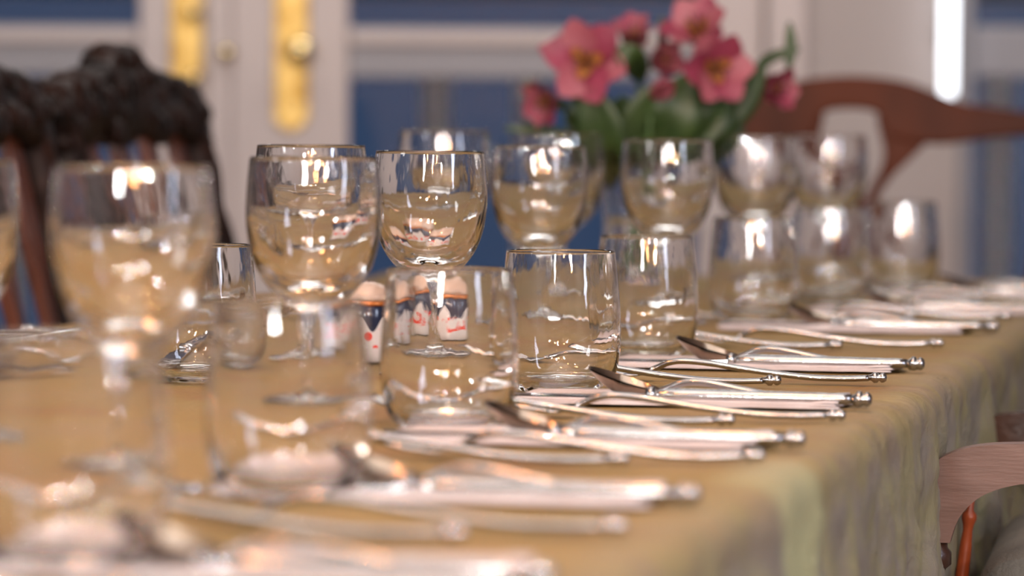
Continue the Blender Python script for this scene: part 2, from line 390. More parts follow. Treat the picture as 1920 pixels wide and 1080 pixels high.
# door frame
for nm, a in (('trim_1', (dl - .05, dl + .018, 0, 2.17)), ('trim_2', (dr - .018, dr + .05, 0, 2.17))):
    bev(struct(nm, boxm(a[0], a[1], WY - .02, WY + .07, a[2], a[3]), M_door), .006)
bev(struct('trim_3', boxm(dl + .018, dr - .018, WY - .02, WY + .07, 2.11, 2.17), M_door), .006)
# window to the right
wn = bpy.data.objects.new('window_1', None); C.objects.link(wn); wn['kind'] = 'structure'
y0, y1 = WY + .03, WY + .075
bev(obj('frame', boxm(wl, wl + .030, y0, y1, .28, 2.12), M_rail, wn, False), .004)
bev(obj('frame', boxm(wr_ - .03, wr_, y0, y1, .28, 2.12), M_rail, wn, False), .004)
bev(obj('frame', boxm(wl + .03, wr_ - .03, y0, y1, .28, .34), M_rail, wn, False), .004)
bev(obj('frame', boxm(wl + .03, wr_ - .03, y0, y1, 2.06, 2.12), M_rail, wn, False), .004)
bev(obj('glazing_bar', boxm(wl + .03, wr_ - .03, y0, y1, wz(138), wz(42)), M_rail, wn, False), .004)
obj('pane', boxm(wl + .03, wr_ - .03, WY + .050, WY + .054, .34, wz(138)), M_pane, wn, False)
obj('pane', boxm(wl + .03, wr_ - .03, WY + .050, WY + .054, wz(42), 2.06), M_pane, wn, False)
# slim wall lamp beside the window
t = thing('wall_lamp', 'slim upright white tube lamp on the wall left of the right-hand window', 'lamp', (wx(1768), WY - .05, wz(176)))
bm = bmesh.new(); lathe(bm, [(.0001, 0), (.010, .001), (.0125, .008), (.013, .06), (.013, .20), (.010, .25), (.0001, .262)], 20); obj('lamp_tube', bm, M_lamp, t)
bm = bmesh.new(); box(bm, -.008, .008, .018, .05, .08, .12); bev(obj('bracket', bm, M_rail, t, False), .002)

# beyond the glass: terrace with white railing, hedge
struct('terrace', boxm(-7, 7, WY + .12, 16, -.12, -.02), M_ground)
tr = thing('railing', 'pale painted railing with upright posts beyond the glazed doors', 'railing', (0, 0, 0))
RY = 8.2
def ox(px): return (px - 960) / F * RY
bev(obj('handrail', boxm(-2.6, 2.6, RY - .03, RY + .03, 1.02, 1.07), M_post, tr, False), .006)
for px in (-330, 30, 815, 990, 1500, 1868, 2200):
    x = ox(px); hw = .018 if px not in (815, 990, 1868) else .030
    bev(obj('post', boxm(x - hw, x + hw, RY - .02, RY + .02, -.02, 1.02), M_post, tr, False), .003)
t = thing('roof_beam', 'dark timber roof beam across the top beyond the glazed doors', 'beam', (0, 0, 0))
obj('beam', boxm(-5, 5, 9.5, 9.75, 1.21, 1.50), M_hedge, t, False)
for x in (-4.6, 4.6): obj('post', boxm(x, x + .12, 9.55, 9.69, -.02, 1.21), M_hedge, t, False)

# ------------------------------------------------------------------ table and cloth
tb = thing('dining_table', 'long wooden dining table under the green and gold cloth', 'table', T(0, 0, 0), YAW)
# local: +x = v, -y = u
def tl(s0, s1, b0, b1, z0, z1): return boxm(b0, b1, -s1, -s0, z0, z1)
bev(obj('tabletop', tl(S0 + .01, S1 - .012, .012, W - .012, TZ - .035, TZ - .0075), M_mahog, tb, False), .008)
obj('apron', tl(S0 + .10, S1 - .10, .10, W - .10, TZ - .11, TZ - .036), M_mahog, tb, False)
for s in (S0 + .16, S1 - .16):
    for b in (.16, W - .16):
        bm = bmesh.new()
        lathe(bm, [(.001, 0), (.022, 0), (.026, .05), (.02, .08), (.028, .2), (.034, .45), (.024, .52), (.036, .55), (.036, .64)], 20, Matrix.Translation((b, -s, 0)))
        obj('leg', bm, M_mahog, tb)

def fbm(x, y, z=0): return noise.fractal(Vector((x, y, z)), 1.0, 2.0, 4)
def smooth(a, b, x):
    t = max(0, min(1, (x - a) / (b - a))); return t * t * (3 - 2 * t)
def cloth():
    R = .016; drop = .245
    bm = bmesh.new(); uvl = bm.loops.layers.uv.new('UVMap')
    ss = []
    s = S0 - drop
    while s < S1 + drop + .004:
        ss.append(s); s += .010 if s > -1.2 else .03
    bb = []
    b = -drop
    while b < W + drop + .004:
        bb.append(b); b += .0055 if b < .045 else (.02 if b < W - .04 else .012)
    grid = []
    for s in ss:
        row = []
        for b in bb:
            cs = min(max(s, S0), S1); cb = min(max(b, 0), W)
            es, eb = s - cs, b - cb
            L = math.hypot(es, eb)
            if L < 1e-9:
                # ripples close to the edge, nearly flat further in
                ed = min(cb, W - cb, S1 - cs); k = math.exp(-max(ed, 0) / .05)
                z = TZ - .0020 + .0030 * k * fbm(s * 16, b * 10) + .0007 * fbm(s * 9, b * 9, 3) + .0004
                p = T(s, b, z)
            else:
                d = (es / L, eb / L)
                # fold parameter runs along the perimeter
                q = (s if abs(eb) > 0 and abs(es) < 1e-9 else cs + cb * 1.3 + math.atan2(d[0], -d[1]) * .12)
                th = min(L / R, PI / 2)
                h = R * math.sin(th); dn = R * (1 - math.cos(th)) + max(0, L - R * PI / 2)
                g = smooth(.0, .18, dn)
                fold = .30 * math.sin(q * 17 + 1.6 * fbm(q * 3, .3)) + 1.0 * fbm(q * 6.5, dn * 4, 5)
                h += .003 + dn * .015 + (.012 * g + .003) * (fold + .25) + .0042 * fbm(q * 26, dn * 26, 9) * smooth(0, .03, dn)
                h = max(h, .004)
                z = TZ - .0016 - dn + .003 * fbm(q * 16, 0, 0) * (1 - smooth(0, .03, dn))
                p = T(cs, cb, z) + (u3 * d[0] + v3 * d[1]) * h
            row.append(bm.verts.new(p))
        grid.append(row)
    for i in range(len(ss) - 1):
        for j in range(len(bb) - 1):
            f = bm.faces.new((grid[i][j], grid[i][j+1], grid[i+1][j+1], grid[i+1][j]))
            for lp, (ii, jj) in zip(f.loops, ((i, j), (i, j+1), (i+1, j+1), (i+1, j))): lp[uvl].uv = (ss[ii], bb[jj])
    o = obj('tablecloth', bm, M_cloth)
    return o
tag(cloth(), 'crumpled green and gold tablecloth draped over the long dining table', 'tablecloth')
ZT = TZ        # things stand on the cloth

# ------------------------------------------------------------------ glasses
def wine_glass():
    t = thing('wine_glass', '', 'glass', (0, 0, 0), 0, 'stemmed wine glasses on the table')
    bm = bmesh.new()   # foot
    lathe(bm, [(.0001, .0012), (.020, .0008), (.0330, 0), (.0338, .0008), (.0330, .0018), (.022, .0034), (.010, .0062), (.0052, .0110)], 64)
    obj('foot', bm, M_glass, t, recalc=False)
    bm = bmesh.new()
    lathe(bm, [(.0052, .0110), (.0042, .018), (.0038, .030), (.0038, .046), (.0044, .056), (.0066, .0632)], 40)
    obj('stem', bm, M_glass, t, recalc=False)
    bm = bmesh.new()
    out = [(.0066, .0632), (.0140, .0675), (.0225, .0735), (.0300, .0830), (.0352, .0950), (.0380, .1090), (.0386, .1200), (.0381, .1320), (.0370, .1450), (.0364, .1505)]
    out = [(p.x, p.y) for p in crom([(a, b, 0) for a, b in out], 3)]
    top = [(.0361, .1512), (.0356, .1513), (.0352, .1506)]
    inn = [(.0358, .1450), (.0368, .1320), (.0369, .1200), (.0352, .1090), (.0310, .0970), (.0250, .0875), (.0175, .0810), (.0090, .0778), (.0001, .0768)]
    inn = [(max(p.x, .0001), p.y) for p in crom([(.0352, .1506, 0)] + [(a, b, 0) for a, b in inn], 3)][1:]
    lathe(bm, out + top + inn, 64); obj('bowl', bm, M_glass, t, recalc=False)
    return t
def tumbler():
    bm = bmesh.new()
    out = [(.0001, .0010), (.018, .0008), (.0240, 0), (.0285, .0010), (.0330, .0055), (.0365, .0150), (.0386, .0300), (.0385, .0450), (.0372, .0650), (.0352, .0850), (.0348, .0890)]
    o2 = out[:3] + [(p.x, p.y) for p in crom([(a, b, 0) for a, b in out[3:]], 3)]
    top = [(.0345, .0897), (.0340, .0898), (.0336, .0890)]
    inn = [(.0340, .0850), (.0359, .0650), (.0369, .0450), (.0364, .0300), (.0336, .0175), (.0290, .0085), (.0215, .0052), (.0100, .0046), (.0001, .0045)]
    i2 = [(max(p.x, .0001), p.y) for p in crom([(.0336, .0890, 0)] + [(a, b, 0) for a, b in inn], 3)][1:]
    lathe(bm, o2 + top + i2, 64)
    o = obj('tumbler', bm, M_glass, recalc=False)
    return tag(o, '', 'glass', 'stemless tumblers on the table')
WG = [  # px centre, distance, scale, label
 (250, 1.86, 1.0, 'large blurred wine glass in front of the dark carved chairs'),
 (-107, 2.03, 1.0, 'wine glass cut off by the left side of the picture'),
 (588, 2.27, 1.0, 'blurred wine glass just in front of another one left of the middle'),
 (583, 2.75, 1.02, 'wine glass standing behind another one left of the middle'),
 (806, 2.69, 1.0, 'sharp wine glass with its stem behind a tumbler, near the middle'),
 (1011, 3.20, 1.0, 'wine glass behind the sharpest tumbler'),
 (832, 3.55, 1.07, 'far wine glass peeping over the sharp wine glass'),
 (1052, 3.72, 1.05, 'far wine glass right behind the one above the sharpest tumbler'),
 (1251, 3.40, 1.03, 'blurred wine glass in front of the green leaves of the flowers'),
 (1416, 3.85, 1.04, 'blurred wine glass in front of the left side of the mahogany chair'),
 (1552, 4.10, 1.04, 'blurred wine glass in front of the pierced splat of the mahogany chair'),
]
wg0 = wine_glass()
for i, (px, d, s, lb) in enumerate(WG):
    p = at(px, 400, d); loc = (p.x, p.y, ZT)
    if i == 0: wg0.location = loc; wg0['label'] = lb; wg0.scale = (s, s, s)
    else: dup(wg0, loc, (0, 0, i * .7), lb, scale=(s, s, s))
TG = [
 (1051, 2.545, 1.0, 'sharpest stemless tumbler, in the middle of the table beside a spoon'),
 (843, 2.235, 1.0, 'slightly blurred tumbler in front of the flowered shakers'),
 (541, 1.84, 1.0, 'blurred tumbler below the pair of wine glasses left of the middle'),
 (128, 1.53, 1.0, 'very blurred large tumbler in the bottom left corner'),
 (1212, 2.93, .98, 'tumbler directly right of and behind the sharpest tumbler'),
 (1412, 3.42, 1.0, 'blurred tumbler below the second wine glass from the right'),
 (1556, 3.82, 1.0, 'far blurred tumbler below the rightmost wine glass'),
 (1690, 4.10, 1.0, 'furthest tumbler on the right, in front of the mahogany chair'),
 (372, 2.62, 1.0, 'tumbler half hidden behind the large blurred wine glass on the left'),
]
tg0 = tumbler()
for i, (px, d, s, lb) in enumerate(TG):
    p = at(px, 600, d); loc = (p.x, p.y, ZT)
    if i == 0: tg0.location = loc; tg0['label'] = lb
    else:
        dup(tg0, loc, (0, 0, i * .9), lb, scale=(s, s, s))

# ------------------------------------------------------------------ cutlery (local: +x from handle end to the working end, z up)
def finial(t, x, z, r=.0042):
    bm = bmesh.new()
    Mx = Matrix.Translation((x, 0, z)) @ Matrix.Rotation(PI / 2, 4, 'Y')
    lathe(bm, [(.0001, -.0082), (r*.55, -.0078), (r*.85, -.0062), (r*.9, -.0045), (r*.55, -.0030), (r*.95, -.0018), (r, .0005), (r*.6, .0022), (r*.5, .004)], 16, Mx)
    obj('finial', bm, M_silver, t)
def make_knife():
    t = thing('table_knife', '', 'knife')
    bm = bmesh.new(); pts = [Vector((x, 0, .0062)) for x in (.004, .01, .03, .06, .09, .108, .116, .121, .126)]
    R = [(.0036, .0030), (.0042, .0034), (.0048, .0037), (.0054, .0040), (.0060, .0043), (.0064, .0045), (.0060, .0043), (.0044, .0032), (.0036, .0022)]
    sweep(bm, pts, lambda i: R[i], 14); obj('handle', bm, M_silver, t)
    bm = bmesh.new(); sweep(bm, [Vector((x, 0, .0062)) for x in (.1245, .127, .130)], lambda i: [(.0046, .0046), (.0050, .0050), (.0038, .0038)][i], 14); obj('bolster', bm, M_silver, t)
    bm = bmesh.new()   # blade lies almost on its side
    ol = [(.129, -.0055), (.15, -.0085), (.18, -.0095), (.205, -.0090), (.217, -.0055), (.222, .0010), (.220, .0060), (.200, .0068), (.15, .0062), (.129, .0050)]
    A = [bm.verts.new((a, b, .0046 + (.0003 if b > 0 else 0))) for a, b in ol]; B = [bm.verts.new((a, b * .96, v.co.z + (.0014 if b > 0 else .0007))) for (a, b), v in zip(ol, A)]
    n = len(ol)
    for i in range(n): bm.faces.new((A[i], A[(i+1) % n], B[(i+1) % n], B[i]))
    bm.faces.new(A[::-1]); bm.faces.new(B); obj('blade', bm, M_steel, t, False)
    finial(t, 0, .0062, .0050)
    return t
def handle_pts(prof): return crom([(a, 0, b) for a, b in prof], 6)
def make_fork():
    t = thing('table_fork', '', 'fork')
    prof = [(.004, .0036), (.02, .0030), (.045, .0034), (.08, .0070), (.11, .0112), (.128, .0125), (.138, .0112), (.146, .0078), (.150, .0060)]
    pts = handle_pts(prof); n = len(pts) - 1
    bm = bmesh.new(); sweep(bm, pts, lambda i: (.0040 - .0012 * smooth(.2, .75, i/n) + .001 * smooth(.9, 1, i / n), .0021), 12); obj('handle', bm, M_silver, t)
    hp = crom([(a, 0, b) for a, b in [(.148, .0068), (.153, .0044), (.160, .0028), (.167, .0030)]], 5)
    bm = bmesh.new(); m = len(hp) - 1
    sweep(bm, hp, lambda i: (.0035 + .0078 * smooth(0, .6, i / m), .0011), 14); obj('head', bm, M_silver, t)
    tp = crom([(a, 0, b) for a, b in [(.165, .0029), (.178, .0042), (.190, .0075), (.204, .0135)]], 4)
    for k in range(4):
        y = (k - 1.5) * .0058; bm = bmesh.new(); mm = len(tp) - 1
        sweep(bm, [p + Vector((0, y * (1 - .06 * i / mm), 0)) for i, p in enumerate(tp)], lambda i: (.0015 - .0008 * i / mm, .0011), 8); obj('tine', bm, M_silver, t)
    finial(t, 0, .0040, .0037)
    return t
def make_spoon():
    t = thing('dessert_spoon', '', 'spoon')
    prof = [(.004, .0038), (.02, .0032), (.045, .0040), (.075, .0082), (.100, .0118), (.114, .0116), (.124, .0085), (.131, .0060)]
    pts = handle_pts(prof); n = len(pts) - 1
    bm = bmesh.new(); sweep(bm, pts, lambda i: (.0040 - .0014 * smooth(.2, .8, i/n), .0021), 12); obj('handle', bm, M_silver, t)
    # bowl: shell with a rim rising to the tip
    bm = bmesh.new(); nx, ny = 22, 12
    L = .050; x0 = .129
    def surf(i, j, off):
        a = i / nx; s_ = -1 + 2 * j / ny
        xx = x0 + L * a
        wdt = .0155 * math.sqrt(max(0, 1 - ((a - .56) / (.56 if a < .56 else .44)) ** 2)) ** (1.25 if a < .56 else 1.0) + .0018 * (1 - a)
        rim = .0062 + .0125 * a ** 1.15
        dep = .0098 * (math.sin(PI * min(1, a ** .82)) ** .75) * (1 - s_ * s_)
        return (xx, wdt * s_, rim - dep + off)
    for off, flip in ((.0, False), (.0011, True)):
        g = [[bm.verts.new(surf(i, j, off)) for j in range(ny + 1)] for i in range(nx + 1)]
        for i in range(nx):
            for j in range(ny):
                q = (g[i][j], g[i][j+1], g[i+1][j+1], g[i+1][j]); bm.faces.new(q if flip else q[::-1])
    bmesh.ops.remove_doubles(bm, verts=bm.verts[:], dist=1e-6)
    obj('bowl', bm, M_silver_d, t, recalc=False)
    finial(t, 0, .0040, .0037)
    return t
K0, F0, SP0 = make_knife(), make_fork(), make_spoon()
first = {'k': K0, 'f': F0, 's': SP0}; used = {}
def put(kind, p, ang, label, group, z=0.0, mirror=False):
    loc = (p.x, p.y, ZT + z); rot = (0, 0, ang)
    if kind not in used:
        o = first[kind]; used[kind] = 1; o.location = loc; o.rotation_euler = rot; o['label'] = label; o['group'] = group
    else: o = dup(first[kind], loc, rot, label, group)
    return o
ordn = ['right-hand place setting nearest the camera', 'second right-hand place setting from the camera', 'third right-hand place setting from the camera',
        'sharp right-hand place setting', 'right-hand place setting just behind the sharp one', 'second right-hand place setting behind the sharp one',
        'third right-hand place setting behind the sharp one', 'furthest right-hand place setting']
RS = [  # knife handle end, fork handle ends
 ((1000, 1068), [(900, 1160), (640, 1175)]),
 ((1280, 918), [(1140, 985), (840, 998)]),
 ((1482, 816), [(1405, 853), (1150, 860)]),
 ((1610, 743), [(1560, 778), (1352, 787)]),
 ((1712, 677), [(1640, 708), (1442, 713)]),
 ((1855, 608), [(1750, 643), (1560, 646)]),
 ((1965, 574), [(1880, 592), (1700, 596)]),
 ((2080, 543), [(1990, 558), (1830, 560)]),
]
def napkin(p0, ang, lx, ly, label, seed):
    """folded paper napkin: a stack of soft layers, local +x inward, y across"""
    rnd = random.Random(seed); t = thing('napkin', label, 'napkin', (p0.x, p0.y, ZT), ang, 'folded pale napkins')
    n = 3
    for k in range(n):
        bm = bmesh.new(); nx, ny = 22, 8; g = []
        dx = rnd.uniform(-.004, .004); z0 = .0002 + k * .0012
        for face in (0, 1):
            g.append([[bm.verts.new((dx + lx * i / nx + (.0 if i else (.004 * math.sin(j))) , -ly * j / ny - .001 * k, z0 + face * (.0009) + (.0004 * (1 + noise.noise(Vector((i * .6, j * .5, seed))))) + .0015 * k * (i < 2) * .3)) for j in range(ny + 1)] for i in range(nx + 1)])
        for i in range(nx):
            for j in range(ny):
                a = g[0]; bm.faces.new((a[i][j], a[i][j+1], a[i+1][j+1], a[i+1][j])); a = g[1]; bm.faces.new((a[i][j], a[i+1][j], a[i+1][j+1], a[i][j+1]))
        for i in range(nx):
            for j in (0, ny):
                bm.faces.new((g[0][i][j], g[0][i+1][j], g[1][i+1][j], g[1][i][j]))
        for j in range(ny):
            for i in (0, nx):
                bm.faces.new((g[0][i][j], g[0][i][j+1], g[1][i][j+1], g[1][i][j]))
        obj('fold', bm, M_napkin, t)
    return t
NAPZ = .0062
for i, (ke, fe) in enumerate(RS):
    ang = YAW + random.uniform(-.015, .015) + .012
    rnd = random.Random(i)
    kp = P(*ke, TZ + .008)
    put('k', kp, ang, 'silver table knife of the ' + ordn[i], 'table knives', 0)
    uu = Vector((math.cos(ang), math.sin(ang), 0)); nn = Vector((uu.y, -uu.x, 0))   # nn = away from the camera
    put('s', kp + nn * .019 + uu * .004, ang - .03, 'silver dessert spoon of the ' + ordn[i], 'dessert spoons').scale = (.93, 1.0, 1.08)
    napkin(kp - nn * .012 + uu * (.012 + .004 * (i % 3)), ang + PI * 0, .20, -.092 * -1 if 0 else -.088 if 0 else .088, 'folded pale pink napkin of the ' + ordn[i], i)
    for j, f in enumerate(fe):
        fp = P(*f, TZ + .004)
        put('f', fp, YAW + rnd.uniform(-.01, .03), ('silver outer table fork ' if j else 'silver inner table fork ') + 'of the ' + ordn[i], 'table forks')
# left side of the table: handles at the left edge, tips to the right
for i, s in enumerate((-.05, .36, .74)):
    lab = ['nearest left-hand place setting', 'middle left-hand place setting', 'furthest left-hand place setting'][i]
    b = W - .022
    ang = YAW + PI
    put('k', T(s, b), ang, 'silver table knife of the ' + lab, 'table knives')
    put('s', T(s - .022, b - .002), ang + .03, 'silver dessert spoon of the ' + lab, 'dessert spoons')
    put('f', T(s + .125, b - .004), ang - .02, 'silver table fork of the ' + lab, 'table forks')
a_ = P(395, 676); b_ = P(300, 716); dv = (b_ - a_)
put('k', T(-.05, W - .02) if 0 else a_ + (a_ - b_).normalized() * .0, math.atan2(-(a_ - b_).y, -(a_ - b_).x), 'silver butter knife slanting beside the half-hidden tumbler on the left', 'table knives')

# ------------------------------------------------------------------ salt and pepper shakers
def shaker():
    t = thing('shaker', '', 'shaker', (0, 0, 0), 0, 'flowered porcelain shakers')
    bm = bmesh.new(); lathe(bm, [(.0001, 0), (.0135, 0), (.0150, .001), (.0152, .008), (.0165, .020), (.0170, .030), (.0166, .0375), (.0160, .0385), (.0001, .0385)], 40); obj('body', bm, M_porcelain, t)
    bm = bmesh.new(); lathe(bm, [(.0150, .0385), (.0170, .0388), (.0173, .0402), (.0170, .0416), (.0150, .0418)], 40); obj('band', bm, M_copper, t)
    bm = bmesh.new(); lathe(bm, [(.0150, .0418), (.0172, .0422), (.0168, .0450), (.0150, .0490), (.0110, .0525), (.0050, .0545), (.0001, .055)], 40); ld = obj('lid', bm, M_lid, t)
    bm = bmesh.new()
    for k in range(5):
        a = k * 2 * PI / 5; lathe(bm, [(.0001, 0), (.0008, 0), (.0008, .0006), (.0001, .0006)], 8, Matrix.Translation((.004 * math.cos(a), .004 * math.sin(a), .0543)))
    obj('pouring_holes', bm, M_anther, ld)
    return t
sh0 = shaker()
for i, (px, d, lb) in enumerate(((688, 2.84, 'flowered porcelain shaker left of the slightly blurred tumbler'), (772, 2.98, 'flowered porcelain shaker seen through the tumbler, left of the stem'), (842, 2.90, 'flowered porcelain shaker seen through the tumbler, right of the stem'))):
    p = at(px, 640, d)
    if i == 0: sh0.location = (p.x, p.y, ZT); sh0['label'] = lb; sh0.scale = (1.04,) * 3
    else: dup(sh0, (p.x, p.y, ZT), (0, 0, i * 1.1), lb, scale=(1.04,) * 3)

# ------------------------------------------------------------------ flowers in a glass vase
FD = 3.86
vb = at(1190, 500, FD)
VX, VY = vb.x, vb.y
vs_ = thing('vase', 'clear glass vase of pink flowers behind the far wine glasses', 'vase', (VX, VY, ZT))
bm = bmesh.new()
lathe(bm, [(.0001, .001), (.030, 0), (.034, .004), (.034, .03), (.030, .07), (.034, .11), (.046, .145), (.0465, .1465), (.0448, .146), (.0325, .11), (.0283, .07), (.032, .03), (.031, .012), (.0001, .011)], 48)
obj('glass_body', bm, M_glass, vs_, recalc=False)
bm = bmesh.new(); lathe(bm, [(.0001, .0125), (.029, .0125), (.0305, .03), (.0270, .07), (.0275, .078), (.0001, .078)], 40); obj('water', bm, M_water, vs_)
def fpt(px, py, dd=0): return at(px, py, FD + dd)
def petal_bm(L, wd, curl, seed):
    bm = bmesh.new(); nx, ny = 8, 4; g = []
    for i in range(nx + 1):
        a = i / nx; ww = wd * (math.sin(PI * min(1, .08 + a * .92)) ** .7) * (1 if a < .6 else 1)
        g.append([bm.verts.new((L * (a - .12 * a * a), ww * (-1 + 2 * j / ny), L * (.55 * a - .50 * a * a * curl) + .18 * ww * (1 - (-1 + 2 * j / ny) ** 2) * -1)) for j in range(ny + 1)])
    for i in range(nx):
        for j in range(ny): bm.faces.new((g[i][j], g[i+1][j], g[i+1][j+1], g[i][j+1]))
    return bm
def petal_mesh(name, m, L, wd, curl):
    bm = petal_bm(L, wd, curl, 0)
    for f in bm.faces: f.smooth = True
    me = bpy.data.meshes.new(name); bm.to_mesh(me); bm.free(); me.materials.append(m); return me
PM_o = petal_mesh('petal', M_petal, .040, .0135, 1.0); PM_o2 = petal_mesh('petal', M_petal_l, .039, .0125, .8); PM_i = petal_mesh('inner_petal', M_throat, .022, .0050, .6)
def centre_mesh():
    bm = bmesh.new()
    for k in range(6):
        a = k * PI / 3
        sweep(bm, [Vector((0, 0, 0)), Vector((.004 * math.cos(a), .004 * math.sin(a), .012)), Vector((.006 * math.cos(a), .006 * math.sin(a), .022))], .0006, 5)
        bmesh.ops.create_uvsphere(bm, u_segments=6, v_segments=4, radius=.0016, matrix=Matrix.Translation((.006 * math.cos(a), .006 * math.sin(a), .022)))
    me = bpy.data.meshes.new('stamens'); bm.to_mesh(me); bm.free(); me.materials.append(M_anther); return me
ST = centre_mesh()
def blossom(parent, pos, facing, size, openness, seed, root):
    rnd = random.Random(seed)
    b = bpy.data.objects.new('blossom', ST); C.objects.link(b); b.parent = parent
    q = Vector(facing).normalized().to_track_quat('Z', 'Y')
    b.location = pos - root; b.rotation_euler = (q @ Euler((0, 0, rnd.uniform(0, 2))).to_quaternion()).to_euler()
    b.scale = (size * 1.25,) * 3
    for k in range(6):
        me = (PM_o if k % 2 else PM_o2)
        p = bpy.data.objects.new('petal', me); C.objects.link(p); p.parent = b
        p.rotation_euler = Euler((rnd.uniform(-.2, .2), -(1 - openness) * 1.25 - .12 + rnd.uniform(-.12, .12), k * PI / 3 + rnd.uniform(-.15, .15)), 'XYZ')
    for k in range(3):
        p = bpy.data.objects.new('inner_petal', PM_i); C.objects.link(p); p.parent = b
        p.rotation_euler = Euler((0, -(1 - openness) * 1.2 - .35, k * 2 * PI / 3 + .5), 'XYZ')
    return b
def leafblade(parent, a, mid, b, wd, root, twist=0):
    pts = crom([a - root, mid - root, b - root], 8); n = len(pts) - 1; bm = bmesh.new(); g = []
    for i, p in enumerate(pts):
        t = (pts[min(i+1, n)] - pts[max(i-1, 0)]).normalized(); sd = t.cross(Vector((math.sin(twist), -math.cos(twist), .1))).normalized(); nr = sd.cross(t)
        ww = wd * math.sin(PI * (.04 + .94 * i / n)) ** .65
        g.append([bm.verts.new(p + sd * ww * k / 2 + nr * ww * .22 * abs(k) / 2) for k in (-2, -1, 0, 1, 2)])
    for i in range(n):
        for j in range(4): bm.faces.new((g[i][j], g[i+1][j], g[i+1][j+1], g[i][j+1]))
    o = obj('leaf', bm, M_leaf, parent)
    m = o.modifiers.new('solid', 'SOLIDIFY'); m.thickness = .0008
    return o
def flower_stem(label, foot, head_pts, blossoms, leaves, seed):
    """one cut stem standing in the vase; head_pts = where the stem goes"""
    rnd = random.Random(seed)
    root = Vector((VX + foot[0], VY + foot[1], ZT + .014))
    t = thing('pink_lily_stem', label, 'flower', root, 0, 'cut stems in the glass vase')
    neck = Vector((VX + foot[0] * -1.2, VY + foot[1] * -1.0, ZT + .145))
    pts = crom([root, (root + neck) / 2, neck] + head_pts, 6)
    bm = bmesh.new(); sweep(bm, [p - root for p in pts], .0021, 7); obj('stem', bm, M_stem, t)
    for (pos, facing, size, op) in blossoms:
        bm = bmesh.new(); base = head_pts[-1]
        if (pos - base).length > .004:
            mid = (pos + base) / 2 + Vector((0, 0, -.006)); sweep(bm, [p - root for p in crom([base - Vector((0, 0, .01)), mid, pos], 4)], .0013, 6); obj('stalk', bm, M_stem, t)
        blossom(t, pos, facing, size, op, seed * 7 + int(size * 100), root)
    for (a, m_, b, wd, tw) in leaves: leafblade(t, a, m_, b, wd, root, tw)
    return t
fp = fpt
flower_stem('leftmost pink flower stem with two blossoms, a wide open one above', (.012, -.008), [fp(1140, 250), fp(1095, 175)],
    [(fp(1102, 120, -.03), (-.15, -1, .12), 1.12, .80), (fp(1042, 185, -.02), (-.8, -.6, -.25), .80, .55), (fp(1062, 118, .02), (-.5, -.3, .8), .75, .55)],
    [(fp(1165, 300), fp(1120, 220, -.02), fp(1075, 155, -.02), .020, .3), (fp(1135, 350), fp(1130, 260, -.04), fp(1105, 165, -.05), .024, -.3), (fp(1150, 270), fp(1040, 250), fp(945, 240), .006, 1.2), (fp(1080, 210), fp(1030, 190, .02), fp(985, 150, .02), .005, .2)], 1)
flower_stem('pink flower stem with a small blossom above a dark leaf in the middle', (-.01, .010), [fp(1195, 220, .02), fp(1200, 140, .02)],
    [(fp(1190, 92, .01), (-.1, -.5, .9), .85, .45), (fp(1222, 118, .01), (.7, -.6, .2), .78, .45)],
    [(fp(1190, 330), fp(1205, 240, -.02), fp(1255, 150, -.03), .026, .2), (fp(1205, 150), fp(1185, 110, -.05), fp(1150, 95, -.05), .013, 0)], 2)
flower_stem('tall pink flower stem with two stacked open blossoms right of the middle', (-.014, -.004), [fp(1275, 230, -.01), fp(1310, 150)],
    [(fp(1312, 72, 0), (-.2, -.75, .65), 1.0, .62), (fp(1336, 130, -.03), (.25, -1, .02), 1.02, .72)],
    [(fp(1215, 300), fp(1265, 220, -.03), fp(1290, 140, -.02), .024, .1), (fp(1235, 280), fp(1310, 230, -.01), fp(1345, 155), .026, -.4)], 3)
flower_stem('pink flower stem leaning right with one blossom and a grey-green shoot', (-.016, .006), [fp(1330, 250, .03), fp(1415, 180, .03)],
    [(fp(1430, 162, .02), (.8, -.7, -.1), .85, .45)],
    [(fp(1300, 270), fp(1380, 200, .0), fp(1432, 120, 0), .017, .4), (fp(1400, 150, .03), fp(1440, 110, .03), fp(1500, 92, .03), .006, .6), (fp(1478, 130, .03), fp(1482, 90, .03), fp(1480, 40, .03), .0065, .1)], 4)
flower_stem('short stem with a closed pale pink bud among the leaves', (.004, .014), [fp(1215, 260, -.03), fp(1218, 200, -.03)],
    [(fp(1222, 180, -.04), (.8, -.5, .5), .62, .02)],
    [(fp(1190, 290), fp(1160, 240, -.01), fp(1170, 180), .020, -.6), (fp(1240, 320), fp(1330, 270, .02), fp(1395, 235, .02), .020, .5), (fp(1210, 330, .02), fp(1250, 260, .0), fp(1230, 170, .03), .022, .1), (fp(1250, 330, .02), fp(1330, 240, -.01), fp(1370, 170, .0), .020, .3), (fp(1180, 330, .02), fp(1120, 250, .01), fp(1060, 215, .0), .026, .5), (fp(1245, 150, .01), fp(1243, 90, .01), fp(1240, 30, .01), .005, .1)], 5)

